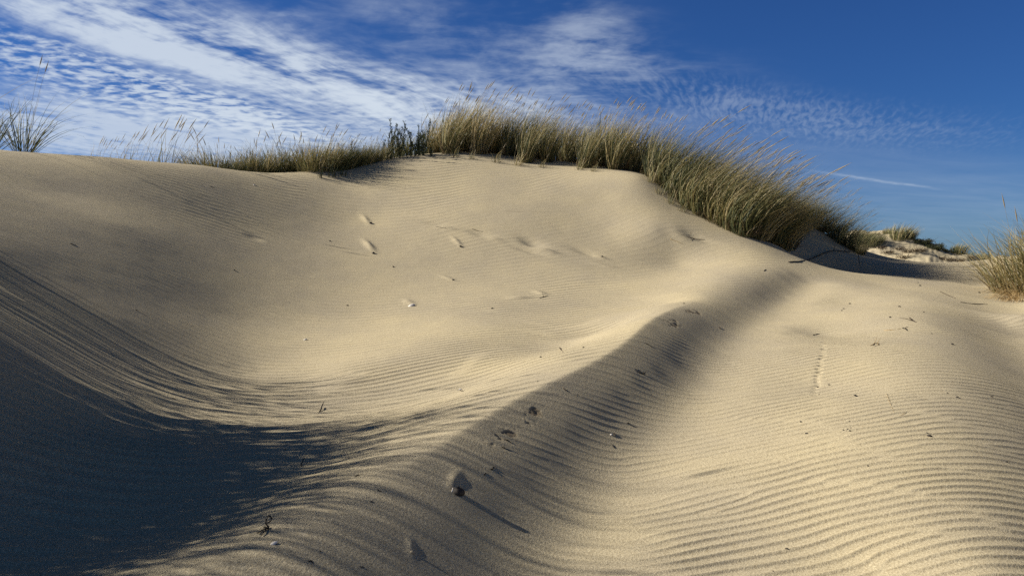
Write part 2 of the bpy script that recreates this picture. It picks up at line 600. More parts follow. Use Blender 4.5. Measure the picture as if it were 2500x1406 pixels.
cov = blob(420, 90, 520, 110, -19) * 1.3 + blob(850, 215, 430, 75, -17) * 1.1 + blob(100, 20, 300, 70, -12) * 0.8 + blob(1120, 235, 300, 70, -10) * .5
main = (cov * (0.56 + (big - 0.5) * 2.6 + (fib - 0.5) * 1.7 + (puff - 0.5) * 1.0 + (veil - .5) * 1.5)).step(0.0, 1.65) * 0.84
spk = blob(180, 185, 340, 60, -16) + blob(520, 240, 300, 45, -17) * .9 + blob(640, 300, 220, 30, -10) * .6
speck = (spk * (0.48 + (puff - 0.5) * 3.0 + (fib - .5) * .9)).step(0.05, 1.05) * 0.75
low = blob(120, 330, 460, 60, -3) * 1.0 + blob(560, 335, 460, 65, -8) * 1.0 + blob(980, 290, 460, 80, -8) * .95 + blob(1300, 260, 420, 70, -8) * .5
lowc = (low * (0.72 + (fib - 0.5) * 1.6 + (puff - .5) * .9)).step(0.12, 1.05) * 0.72
mid = blob(1080, 120, 420, 130, -25) * .8 + blob(1420, 70, 260, 100, -30) * .75 + blob(1390, 140, 140, 70, 25) * .6 + blob(700, 50, 70, 90, 0) * .8 + blob(1600, 200, 300, 90, -12) * .5
midc = (mid * (0.42 + (veil - 0.5) * 2.4 + (fib2 - .5) * 1.8 + (puff - .5) * .6)).step(0.0, 1.15) * 0.42
mck = blob(1700, 235, 420, 60, -15) + blob(2050, 300, 420, 45, -8) * .8
mack = (mck * (0.45 + (rib - 0.5) * 1.9 + (veil - .5) * .8)).step(0.05, 1.1) * 0.17
hz = blob(2050, 470, 500, 80, -5) * .11 + blob(2350, 560, 380, 90, 0) * .14 + blob(1900, 360, 500, 60, -10) * .10
hzc = (hz * (0.7 + (fib2 - .5) * 1.2)).clamp()
# an old vapour trail low on the right
a0, e0 = math.atan((2030 - 1250) / F), math.atan((640 - 426) / F * math.cos(math.atan((2030 - 1250) / F)))
a1, e1 = math.atan((2285 - 1250) / F), math.atan((640 - 462) / F * math.cos(math.atan((2285 - 1250) / F)))
ta = math.degrees(math.atan2(e1 - e0, a1 - a0))
la, lb = rot(AZ - a0, EL - e0, ta)
lb = lb + (noise(vec(la, 0.0), 26, 3) - 0.5) * 0.0045
trail = (0.0 - (lb * lb) * (1 / 0.0014 ** 2)).exp() * la.step(-0.045, 0.02) * (1.0 - la.step(0.075, 0.13)) * (0.5 + (puff - .5) * 1.2) * 0.45
other = (noise(vec(QX, QY), 1.1, 6, .6, .4)).step(0.52, 0.8) * 0.5 * (1.0 - dy.step(-0.25, 0.25))
A = X.op('MAXIMUM', main, speck)
for q in (lowc, midc, mack, hzc, trail, other):
    A = A + q - A * q
A = A.clamp()

sky = wn.new('ShaderNodeTexSky')
sky.sky_type = 'NISHITA'
sky.sun_disc = False
sky.sun_elevation = SUN_EL
sky.sun_rotation = math.atan2(SUN_D.x, SUN_D.y)
sky.air_density = 1.0
sky.dust_density = 0.2
sky.ozone_density = 5.0
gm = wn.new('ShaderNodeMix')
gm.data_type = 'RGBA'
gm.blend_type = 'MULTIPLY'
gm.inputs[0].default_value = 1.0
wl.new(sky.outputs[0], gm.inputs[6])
# unseen sky overhead is dimmed and greyed to make shadows darker and less blue
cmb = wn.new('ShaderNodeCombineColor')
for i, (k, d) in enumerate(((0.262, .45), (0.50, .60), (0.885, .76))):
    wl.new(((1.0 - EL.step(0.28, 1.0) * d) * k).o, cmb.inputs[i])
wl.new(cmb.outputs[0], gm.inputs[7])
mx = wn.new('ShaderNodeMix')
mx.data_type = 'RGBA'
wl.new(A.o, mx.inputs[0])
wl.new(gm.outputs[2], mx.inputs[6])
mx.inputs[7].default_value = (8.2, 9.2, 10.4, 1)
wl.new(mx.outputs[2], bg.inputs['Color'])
bg.inputs['Strength'].default_value = 0.05

S.view_settings.view_transform = 'Standard'
S.view_settings.look = 'None'
S.view_settings.exposure = 0.68
S.view_settings.gamma = 1.0


# ------------------------------------------------------------------ plants
def ground_z(x, y):
    xa, ya = np.array([x]), np.array([y])
    return float(base_height(xa, ya)[0] + (detail(xa, ya)[0][0] if math.hypot(x, y) < 15.5 and y > 0 else 0.0))


def mesh_obj(name, verts, faces, mat, parent=None, attrs=None, smooth=True):
    me = bpy.data.meshes.new(name)
    me.from_pydata([tuple(v) for v in verts], [], [tuple(f) for f in faces])
    if smooth:
        me.polygons.foreach_set('use_smooth', np.ones(len(me.polygons), bool))
    for k, v in (attrs or {}).items():
        a = me.attributes.new(k, 'FLOAT', 'POINT')
        a.data.foreach_set('value', np.asarray(v, np.float32))
    me.materials.append(mat)
    o = bpy.data.objects.new(name, me)
    COL.objects.link(o)
    o.parent = parent
    return o


def plant_mat(name, stops, trans=0.3, rough=0.6, spec=0.3, vary=0.35):
    m = bpy.data.materials.new(name)
    m.use_nodes = True
    t = m.node_tree
    n, l = t.nodes, t.links
    b = n['Principled BSDF']
    a = n.new('ShaderNodeAttribute')
    a.attribute_name = 'tint'
    oi = n.new('ShaderNodeObjectInfo')
    mm = n.new('ShaderNodeMath')
    mm.operation = 'MULTIPLY_ADD'
    l.new(oi.outputs['Random'], mm.inputs[0])
    mm.inputs[1].default_value = vary
    mm.inputs[2].default_value = -vary / 2
    ad = n.new('ShaderNodeMath')
    ad.operation = 'ADD'
    l.new(a.outputs['Fac'], ad.inputs[0])
    l.new(mm.outputs[0], ad.inputs[1])
    r = n.new('ShaderNodeValToRGB')
    e = r.color_ramp.elements
    while len(e) < len(stops):
        e.new(0.5)
    for k, (p, c) in enumerate(stops):
        e[k].position = p
        e[k].color = (*c, 1)
    l.new(ad.outputs[0], r.inputs[0])
    l.new(r.outputs[0], b.inputs['Base Color'])
    b.inputs['Roughness'].default_value = rough
    b.inputs['Specular IOR Level'].default_value = spec
    tr = n.new('ShaderNodeBsdfTranslucent')
    l.new(r.outputs[0], tr.inputs['Color'])
    ms = n.new('ShaderNodeMixShader')
    ms.inputs[0].default_value = trans
    l.new(b.outputs[0], ms.inputs[1])
    l.new(tr.outputs[0], ms.inputs[2])
    l.new(ms.outputs[0], n['Material Output'].inputs['Surface'])
    return m


GRASS = plant_mat('marram leaf', vary=.55, stops=[(0.0, (.52, .43, .24)), (.35, (.33, .27, .12)), (.6, (.16, .16, .06)), (.85, (.08, .095, .038)), (1, (.055, .065, .03))], trans=.25)
STRAW = plant_mat('dry straw', [(0.0, (.50, .37, .19)), (.5, (.36, .25, .11)), (1, (.17, .12, .055))], .2)
SEED = plant_mat('seed head', [(0.0, (.46, .39, .26)), (1, (.28, .23, .14))], .15)
SPURGE = plant_mat('spurge leaf', [(0.0, (.12, .13, .055)), (.6, (.055, .072, .036)), (1, (.03, .042, .024))], .2)
SHRUB = plant_mat('shrub leaf', [(0.0, (.095, .10, .04)), (.5, (.055, .062, .026)), (1, (.03, .035, .017))], .15)
WOOD = plant_mat('weathered twig', [(0.0, (.10, .075, .05)), (.5, (.05, .036, .025)), (1, (.02, .016, .012))], 0.0, .8, .2)
THATCH = plant_mat('root thatch', [(0.0, (.20, .145, .085)), (.5, (.10, .07, .04)), (1, (.045, .032, .02))], .1)


def strips(base, d0, L, W, lean, droop, segs, g, curl=0.12):
    """flat tapering leaves: returns vertices, faces and along-blade position"""
    n = len(L)
    t = np.linspace(0, 1, segs + 1)
    pos = base[:, None, :] + L[:, None, None] * (d0[:, None, :] * t[None, :, None])
    pos = pos + L[:, None, None] * lean[:, None, :] * (t[None, :, None] ** 1.9)
    pos[:, :, 2] -= L[:, None] * droop[:, None] * t[None, :] ** 2.4
    cu = g.normal(0, curl, (n, 2))
    pos[:, :, :2] += (L[:, None, None] * cu[:, None, :]) * (t[None, :, None] ** 3)
    az = g.random(n) * 2 * math.pi
    side = np.stack([np.cos(az), np.sin(az), np.zeros(n)], 1)
    w = W[:, None] * np.minimum(1.0, 0.55 + t * 2)[None, :] * (1 - t ** 2.2)[None, :] * 0.5
    w[:, -1] = W * 0.03
    a = pos - side[:, None, :] * w[:, :, None]
    b = pos + side[:, None, :] * w[:, :, None]
    V = np.stack([a, b], 2).reshape(-1, 3)
    k = np.arange(n)[:, None] * (segs + 1) * 2 + np.arange(segs)[None, :] * 2
    Fq = np.stack([k, k + 1, k + 3, k + 2], -1).reshape(-1, 4)
    return V, Fq, np.repeat(np.tile(t, n), 2)


def tube(P, R, sides=6):
    P = np.asarray(P, float)
    n = len(P)
    V, Fc = [], []
    for i in range(n):
        d = P[min(i + 1, n - 1)] - P[max(i - 1, 0)]
        d = d / (np.linalg.norm(d) + 1e-12)
        u = np.cross(d, [0.31, 0.22, 0.93] if abs(d[2]) < .9 else [1, 0, 0])
        u = u / (np.linalg.norm(u) + 1e-12)
        v = np.cross(d, u)
        for k in range(sides):
            a = 2 * math.pi * k / sides
            V.append(P[i] + R[i] * (math.cos(a) * u + math.sin(a) * v))
    for i in range(n - 1):
        for k in range(sides):
            k2 = (k + 1) % sides
            Fc.append((i * sides + k, i * sides + k2, (i + 1) * sides + k2, (i + 1) * sides + k))
    V.append(P[0])
    V.append(P[-1])
    for k in range(sides):
        Fc.append((n * sides, (k + 1) % sides, k))
        Fc.append((n * sides + 1, (n - 1) * sides + k, (n - 1) * sides + (k + 1) % sides))
    return V, Fc


def tag(o, label, cat, group=None):
    o['label'] = label
    o['category'] = cat
    if group:
        o['group'] = group
    return o


def seed_stalk(g, h, lean, spike, thick, parent, fan=.12):
    """one flowering stalk with its spike, leaning downwind"""
    a = g.random() * 6.283
    d = np.array([math.cos(a) * fan + lean * .35, math.sin(a) * fan, 1.0])
    b = np.array([math.cos(a), math.sin(a), 0]) * g.random() * .08
    t = np.linspace(0, 1, 9)
    P = b + h * (d * t[:, None] + np.array([lean, g.normal(0, .06), -.10 * lean]) * (t[:, None] ** 2.2))
    s0 = 1 - spike / h
    R = np.where(t < s0, thick * .22, 0.0)
    tt = np.clip((t - s0) / (1 - s0), 0, 1)
    R = np.maximum(thick * .20, np.sin(np.clip(tt, 0, 1) ** .8 * math.pi) * thick * (t >= s0) + thick * .12)
    # a few more rings along the spike
    t2 = np.concatenate([np.linspace(0, s0, 6)[:-1], np.linspace(s0, 1, 9)])
    P = b + h * (d * t2[:, None] + np.array([lean, 0.0, -.10 * lean]) * (t2[:, None] ** 2.2))
    tt = np.clip((t2 - s0) / (1 - s0), 0, 1)
    R = np.where(t2 < s0, thick * .2, np.maximum(thick * .15, thick * np.sin(math.pi * tt ** .75)))
    V, Fc = tube(P, R, 5)
    return mesh_obj('seed_stalk', V, Fc, SEED, parent, {'tint': np.full(len(V), g.random())})


def make_tuft(seed, n, h, spread, fan, lean, droop, width, mat=GRASS, tint=(.5, .22), stalks=0, stalk_h=1.1, segs=5, spike=.13, thatch=0.0, curl=.1):
    """a tuft of marram grass: foliage and, standing above it, its seed stalks"""
    g = np.random.default_rng(seed)
    root = bpy.data.objects.new('marram_tuft', None)
    root.empty_display_size = .1
    COL.objects.link(root)
    r = spread * np.sqrt(g.random(n))
    a = g.random(n) * 6.2832
    base = np.stack([r * np.cos(a), r * np.sin(a), np.full(n, -.03)], 1)
    f = fan * (0.25 + 0.9 * g.random(n)) * (0.35 + 0.65 * r / spread)
    a2 = a + g.normal(0, .5, n)
    d0 = np.stack([np.cos(a2) * f, np.sin(a2) * f, np.ones(n)], 1)
    d0 /= np.linalg.norm(d0, axis=1)[:, None]
    L = h * np.clip(g.normal(.82, .17, n), .3, 1.15)
    ln = np.stack([lean * np.clip(g.normal(1, .35, n), .1, 2.2), g.normal(0, .07, n), np.zeros(n)], 1)
    dr = droop * np.clip(g.normal(1, .5, n), 0, 3)
    W = width * g.uniform(.7, 1.25, n)
    V, Fq, al = strips(base, d0, L, W, ln, dr, segs, g, curl)
    tb = np.clip(g.normal(tint[0], tint[1], n) + np.where(g.random(n) < .5, -.20, .20), 0, 1)
    tv = np.repeat(tb, (segs + 1) * 2)
    tv = np.clip(tv + .16 * (1 - al) - .45 * np.clip(al - .5, 0, 1), 0, 1)
    mesh_obj('foliage', V, Fq, mat, root, {'tint': tv})
    if thatch > 0:                      # dead leaves matted round the foot
        k = int(n * thatch)
        r = spread * 1.1 * np.sqrt(g.random(k))
        a = g.random(k) * 6.2832
        base = np.stack([r * np.cos(a), r * np.sin(a), np.full(k, -.02)], 1)
        f = g.uniform(.3, 1.3, k)
        d0 = np.stack([np.cos(a) * f + .2, np.sin(a) * f, np.ones(k)], 1)
        d0 /= np.linalg.norm(d0, axis=1)[:, None]
        V, Fq, al = strips(base, d0, h * g.uniform(.15, .42, k), width * g.uniform(.8, 1.4, k), np.stack([np.full(k, .2), g.normal(0, .2, k), np.zeros(k)], 1), g.uniform(.1, .6, k), 4, g, .2)
        mesh_obj('dead_thatch', V, Fq, THATCH, root, {'tint': np.repeat(g.random(k), 10)})
    for i in range(stalks):
        seed_stalk(g, h * stalk_h * g.uniform(.82, 1.1), lean * g.uniform(.6, 1.1), spike * g.uniform(.8, 1.2), .0044 * max(1, width / .006), root)
    return root


def dup(root, loc, rz=0.0, s=1.0, label=None, cat=None, group=None):
    r = root.copy()
    COL.objects.link(r)
    for ch in root.children:
        c = ch.copy()
        COL.objects.link(c)
        c.parent = r
    r.location = loc
    r.rotation_euler = (0, 0, rz)
    r.scale = (s, s, s)
    tag(r, label, cat, group)
    return r


_used = set()


def plant(root, loc, rz, s, label, cat, group):
    """the first call moves the built plant itself, later calls copy it"""
    if root.name not in _used:
        _used.add(root.name)
        root.location = loc
        root.rotation_euler = (0, 0, rz)
        root.scale = (s, s, s)
        return tag(root, label, cat, group)
    return dup(root, loc, rz, s, label, cat, group)


ORD = ['leftmost'] + [w + ' from the left' for w in ('second third fourth fifth sixth seventh eighth ninth tenth eleventh twelfth thirteenth fourteenth fifteenth sixteenth seventeenth eighteenth nineteenth twentieth twenty-first twenty-second twenty-third twenty-fourth twenty-fifth twenty-sixth twenty-seventh twenty-eighth twenty-ninth thirtieth').split()]


def spot(u, Y):
    x = (u - 1250) / F * Y
    return x, Y, ground_z(x, Y)


def row(variants, spots, what, cat, group, s=(.9, 1.1), wob=.25):
    """a row of plants, left to right; each spot is (photo column, distance ahead[, scale])"""
    spots = sorted(spots)
    for i, sp_ in enumerate(spots):
        u, Y = sp_[:2]
        k = sp_[2] if len(sp_) > 2 else 1.0
        plant(variants[i % len(variants)], spot(u, Y), random.uniform(-wob, wob), k * random.uniform(*s), what.replace('#', ORD[i] if i < len(ORD) else 'rightmost'), cat, group)


# tall grass on the crest
TALL = [make_tuft(100 + i, 240, .94, .115, .40, .32, .10, .009, stalks=5, stalk_h=1.12, thatch=.22, tint=(.44, .22)) for i in range(4)]
row(TALL, [(1060, 12.3, .80), (1098, 12.0, .90), (1130, 12.4), (1170, 12.0, 1.04), (1203, 12.35, .9), (1243, 12.1, .98), (1284, 11.6, .78), (1305, 12.1, .92), (1336, 11.7, .84), (1385, 12.4, .85), (1428, 11.25, .78), (1462, 11.5, .98), (1500, 11.1, .84), (1540, 11.2, .95), (1592, 10.75, .85)],
    'tall marram tuft in the front row on the dune crest, #', 'grass tuft', 'tall grass tufts in front on the dune crest')
row(TALL, [(1078, 13.0, .85), (1118, 13.1, 1.05), (1150, 13.3, .9), (1192, 13.2, 1.12), (1226, 13.1, .85), (1268, 13.1, 1.05), (1312, 13.0, .85), (1355, 13.0, .95), (1402, 13.2, 1.02), (1440, 12.6, .9), (1482, 12.4, 1.1), (1520, 12.4, .9), (1562, 12.1, 1.0), (1606, 11.8, .95)],
    'tall marram tuft in the second row on the dune crest, #', 'grass tuft', 'tall grass tufts behind on the dune crest')
SHOOT = [make_tuft(150 + i, 26, .42, .08, .7, .25, .2, .008, stalks=1, tint=(.45, .25), thatch=.8, curl=.2) for i in range(2)]
row(SHOOT, [(1112, 11.7, .6), (1150, 11.6, .5), (1212, 11.5, .7), (1262, 11.4, .75), (1322, 11.3, .5), (1412, 11.1, .6), (1448, 10.95, .5), (1585, 10.45, .7), (1612, 10.2, .7), (1634, 10.0, .6), (1665, 9.85, .5)],
    'stray marram shoots on the open sand before the tall grass, #', 'grass shoots', 'stray grass shoots on the crest sand')
# wind-bent grass down the right arm of the dune
BENT = [make_tuft(200 + i, 400, 1.0, .18, .6, .60, .30, .009, stalks=5, stalk_h=1.08, thatch=.15, tint=(.56, .22)) for i in range(4)]
row(BENT, [(1622, 10.55, .78), (1652, 10.3, .85), (1688, 10.05, .88), (1722, 9.9, .92), (1752, 9.75, .95), (1786, 9.6, .95), (1816, 9.45, .85), (1850, 9.5, .8), (1880, 9.7, .82), (1905, 9.95, .8)],
    'wind-bent marram tuft along the sandy edge of right slope, #', 'grass tuft', 'wind-bent grass along the edge of the right slope')
row(BENT, [(1645, 11.3), (1680, 11.0, 1.0), (1715, 10.8, 1.0), (1750, 10.65, 1.0), (1785, 10.5, 1.0), (1820, 10.3, .95), (1850, 10.1, .88), (1700, 11.9), (1745, 11.7, 1.0), (1795, 11.5, 1.0), (1838, 11.2, .95), (1872, 11.0, .88), (1882, 10.3, .88), (1912, 10.6, .82)],
    'wind-bent marram tuft inside the thicket on right slope, #', 'grass tuft', 'wind-bent grass in the thick of the right slope')
row(BENT, [(1835, 12.3, .85), (1870, 12.4, .8), (1905, 12.6, .75), (1938, 12.9, .72), (1972, 12.8, .68), (2004, 12.6, .66), (2036, 12.45, .62), (2062, 12.2, .55), (2084, 12.0, .45), (2100, 11.8, .35)],
    'small bent marram tuft on the mound behind the slope, #', 'grass tuft', 'bent grass on the mound behind the slope')
# low olive grass on the left half of the skyline
OLIVE = [make_tuft(300 + i, 300, .50, .20, .75, .22, .16, .0065, stalks=3, stalk_h=1.12, tint=(.60, .2), spike=.10) for i in range(3)]
row(OLIVE, [(395, 10.75, 0.54), (440, 10.85, 0.65), (485, 10.95, 0.92), (515, 10.95, 1.08), (545, 11.05, 1.02), (585, 11.25, 0.98), (620, 11.35, 1.22), (650, 11.45, 1.10), (682, 11.55, 1.21), (710, 11.55, 1.32), (740, 11.60, 1.32), (568, 11.1, 1.0), (604, 11.2, 1.1), (634, 11.3, 1.1)],
    'low olive marram tuft peeping over the left skyline, #', 'grass tuft', 'low olive grass on the left skyline', s=(.75, 1.2), wob=3)
row(OLIVE, [(766, 11.2, 1.1), (790, 11.2, 1.15), (815, 11.3, 1.1), (838, 11.3, .95), (870, 11.5, .75), (905, 11.6, .7), (1010, 12.6, 1.3), (852, 11.4, .85), (890, 11.5, .8), (925, 11.7, .75), (958, 12.3, .9)],
    'low marram tuft among the dark spurge stems, #', 'grass tuft', 'low grass among the dark stems')
# thin flowering grass on the left skyline
THIN = [make_tuft(400 + i, 18, .55, .10, .55, .36, .18, .0065, stalks=5, stalk_h=1.15, tint=(.6, .2), spike=.13) for i in range(3)]
row(THIN, [(236, 10.30, 0.91), (262, 10.20, 0.59), (284, 10.20, 0.78), (312, 10.30, 0.81), (342, 10.50, 1.17), (376, 10.60, 1.30), (412, 10.70, 1.30), (448, 10.80, 1.23), (532, 11.75, 1.00), (566, 11.85, 1.00), (604, 11.75, 0.95), (640, 11.95, 0.85)],
    'thin tan flowering marram stems on the left skyline, #', 'grass tuft', 'thin flowering grass on the left skyline')
# spidery grass at the far left
SPIDER = [make_tuft(500 + i, 70, 1.12, .08, .95, .10, .32, .009, stalks=2, stalk_h=1.0, tint=(.72, .2), segs=8, curl=.16, spike=.16) for i in range(2)]
plant(SPIDER[0], spot(64, 9.25), .2, 1.0, 'spidery dark grass tuft with long arching blades on the far left skyline', 'grass tuft', 'spidery grass on the far left')
plant(SPIDER[1], spot(-32, 9.1), 2.2, 1.03, 'spidery grass tuft half cut by the left edge of the photo', 'grass tuft', 'spidery grass on the far left')
# bleached grass at the right edge
EDGE = [make_tuft(600, 520, .72, .26, 1.0, -.06, .30, .0065, stalks=3, tint=(.16, .2), thatch=.15, curl=.14), make_tuft(601, 480, .66, .26, 1.0, .0, .32, .0065, stalks=2, tint=(.25, .22), thatch=.15, curl=.14)]
plant(EDGE[0], spot(2516, 7.9), .3, 1.28, 'bright bleached marram clump on the bank at the right edge', 'grass tuft', 'grass on the right bank')
plant(EDGE[1], spot(2585, 7.6), 1.3, 1.15, 'marram clump cut by the right edge, nearer than the bleached one', 'grass tuft', 'grass on the right bank')
plant(EDGE[1], spot(2570, 8.8), 2.5, 1.1, 'marram clump behind the bleached one at the right edge', 'grass tuft', 'grass on the right bank')
DRY = [make_tuft(610 + i, 220, .5, .2, 1.5, -.35, .75, .009, mat=STRAW, tint=(.4, .25), segs=6, curl=.2) for i in range(2)]
plant(DRY[0], spot(2490, 7.9), 0, .8, 'golden dead grass spilling down the right bank under the bleached clump', 'grass tuft', 'dead grass on the right bank')
plant(DRY[1], spot(2492, 7.45), .3, .7, 'golden dead grass lowest on the right bank, just above the sand', 'grass tuft', 'dead grass on the right bank')
# grass standing out of view on the left: it throws the long shadow over the hollow
SHADE = [make_tuft(700 + i, 300, 1.0, .24, .45, .16, .12, .010, stalks=3, tint=(.5, .22)) for i in range(2)]
for i, (x, y, s, lab) in enumerate([(-3.35, 3.55, 1.0, 'marram tuft on the left hillock, second farthest up the slope'), (-3.40, 3.22, 1.08, 'tallest marram tuft in the middle of the left hillock'), (-3.50, 2.9, 1.0, 'marram tuft on the left hillock just nearer than the tallest'),
                                    (-3.35, 4.0, 1.0, 'spidery grass just beyond the tall tufts of the left hillock'), (-3.65, 4.35, 1.0, 'spidery grass farther up the left slope out of frame'), (-3.9, 4.75, 1.0, 'spidery grass farthest up the left slope out of frame'), (-3.95, 3.35, 1.05, 'marram tuft at the back of the left hillock'), (-3.45, 2.55, .9, 'marram tuft toward the near foot of the left hillock'),
                                    (-3.35, 2.2, .85, 'marram tuft at the near foot of the left hillock'), (-3.1, 1.85, .85, 'low marram tuft on the sand nearest the camera, left hillock'), (-3.75, 2.75, 1.0, 'marram tuft behind the left hillock, near side')]):
    plant(SHADE[i % 2] if y < 3.8 else SPIDER[i % 2], (x, y, ground_z(x, y)), i * 1.7, s * 1.12, lab, 'grass tuft', 'grass on the left hillock')


# dark upright spurge stems
def make_spurge(seed, stems, h):
    g = np.random.default_rng(seed)
    root = bpy.data.objects.new('sea_spurge', None)
    COL.objects.link(root)
    for i in range(stems):
        a, r = g.random() * 6.28, .16 * math.sqrt(g.random())
        hh = h * g.uniform(.3, 1.1)
        b = np.array([r * math.cos(a), r * math.sin(a), -.03])
        t = np.linspace(0, 1, 6)
        P = b + np.array([g.normal(.02, .22), g.normal(0, .2), 1]) * t[:, None] * hh + np.array([g.normal(0, .06), 0, 0]) * (t[:, None] ** 2) * hh
        V, Fc = tube(P, np.linspace(.006, .003, 6), 5)
        V, Fc = [tuple(v) for v in V], list(Fc)
        nl = int(34 + 40 * hh)
        for k in range(nl):
            q = g.uniform(.22, 1.0)
            c = np.array([np.interp(q, t, P[:, j]) for j in range(3)])
            a = k * 2.4 + g.normal(0, .3)
            o = np.array([math.cos(a), math.sin(a), .0])
            sd = np.array([-math.sin(a), math.cos(a), 0])
            ln = g.uniform(.022, .036)
            tip = c + o * ln * .75 + np.array([0, 0, ln * .95])
            mid = c + o * ln * .5 + np.array([0, 0, ln * .35])
            j = len(V)
            V += [tuple(c), tuple(mid + sd * .007), tuple(tip), tuple(mid - sd * .007)]
            Fc.append((j, j + 1, j + 2, j + 3))
        mesh_obj('stem', V, Fc, SPURGE, root, {'tint': np.full(len(V), g.uniform(.2, .9))}, smooth=False)
    return root


SPURGES = [make_spurge(800 + i, 10, .56) for i in range(3)]
row(SPURGES, [(832, 11.3, .95), (868, 11.4, .7), (905, 11.55, .6), (945, 11.65, .85), (968, 11.8, 1.05), (992, 11.75, 1.2), (1018, 11.85, 1.0), (1040, 11.9, .75)],
    'dark spurge with upright leafy stems beside the tall grass, #', 'spurge plant', 'dark spurge plants on the crest', s=(.65, 1.25), wob=3)
row(SPURGES, [(782, 10.75, .35), (812, 10.85, .38), (838, 10.95, .32), (1052, 11.75, .30)],
    'stubby dark spurge shoots below the low grass, #', 'spurge plant', 'stubby dark spurge shoots')


# far dunes: tufts and bushes
FART = [make_tuft(900 + i, 200, .85, .34, .55, .42, .15, .022, tint=(.62, .18), segs=3) for i in range(2)]


def far_row(variants, px, what, cat, group, s=(.85, 1.15)):
    for i, (u, v, k) in enumerate(sorted(px)):
        q = pick(u, v, 70)
        if q is None or q[1] < 22:
            q = spot(u, 35.0)
        plant(variants[i % len(variants)], (q[0], q[1], q[2] - .03), random.uniform(-.4, .4), k * random.uniform(*s), what.replace('#', ORD[i] if i < len(ORD) else 'rightmost'), cat, group)


far_row(FART, [(2092, 590, .9), (2108, 596, 1.05), (2122, 600, 1.0), (2136, 598, .8), (2164, 571, .5), (2196, 585, 1.0), (2212, 580, .75), (2224, 583, .6), (2330, 617, .55), (2345, 618, .75), (2360, 617, .75), (2377, 618, .6), (2412, 626, .65), (2398, 634, .6)],
        'olive marram tuft on the distant dunes, #', 'grass tuft', 'grass on the distant dunes')


def make_bush(seed, n, rx, ry, rz, leaf, mat):
    """a low bush: a short stem and leaves clustered through an uneven crown"""
    g = np.random.default_rng(seed)
    root = bpy.data.objects.new('dune_bush', None)
    COL.objects.link(root)
    cl = g.normal(0, .45, (9, 3)) * np.array([rx, ry, rz]) + np.array([0, 0, rz * .6])
    c = cl[g.integers(0, 9, n)] + g.normal(0, .24, (n, 3)) * np.array([rx, ry, rz])
    c[:, 2] = np.abs(c[:, 2])
    d = g.normal(0, 1, (n, 3))
    d[:, 2] += .4
    d /= np.linalg.norm(d, axis=1)[:, None]
    e = np.cross(d, g.normal(0, 1, (n, 3)))
    e /= np.linalg.norm(e, axis=1)[:, None]
    V = np.stack([c, c + d * leaf * .5 + e * leaf * .25, c + d * leaf, c + d * leaf * .5 - e * leaf * .25], 1).reshape(-1, 3)
    k = np.arange(n)[:, None] * 4 + np.arange(4)[None, :]
    mesh_obj('crown', V, k, mat, root, {'tint': np.repeat(np.clip(g.normal(.5, .25, n), 0, 1), 4)}, smooth=False)
    P = np.array([[0, 0, -.1], [.02, 0, rz * .3], [.05, .02, rz * .7]])
    V, Fc = tube(P, [.03, .022, .012], 6)
    for q in cl[:5]:
        V2, F2 = tube(np.array([P[1], (P[1] + q) / 2 + [0, 0, .03], q]), [.015, .01, .005], 5)
        o = len(V)
        V += V2
        Fc += [tuple(i + o for i in f) for f in F2]
    mesh_obj('stem', V, Fc, WOOD, root, {'tint': np.full(len(V), .5)})
    return root


BUSH = [make_bush(950 + i, 1100, .55, .5, .34, .085, SHRUB) for i in range(2)]
far_row(BUSH, [(2242, 592, .5), (2258, 598, .6), (2272, 604, .55), (2290, 610, .5), (2308, 615, .45), (2392, 622, .45)], 'dark green rounded bush on the distant dunes, #', 'bush', 'bushes on the distant dunes')
TUSS = [make_tuft(980 + i, 150, .42, .26, 1.5, .15, .5, .022, mat=THATCH, tint=(.62, .25), segs=3) for i in range(2)]
far_row(TUSS, [(2120, 634, .8), (2150, 604, .8), (2206, 628, .9), (2222, 614, 1.0), (2195, 607, .9), (2262, 642, .8), (2284, 646, .8), (2312, 634, .9), (2326, 648, .7), (2356, 655, .8), (2372, 640, .9), (2384, 644, .8), (2240, 612, .9), (2165, 616, .7), (2138, 622, .6), (2296, 630, .7), (2340, 636, .8), (2366, 628, .7), (2405, 638, .8)],
        'brown matted tussock on distant dune sand, #', 'tussock', 'tussocks on the distant dunes')


# ------------------------------------------------------------------ small things lying on the sand
def on_sand(u, v):
    q = pick(u, v)
    return np.array([q[0], q[1], ground_z(q[0], q[1])])


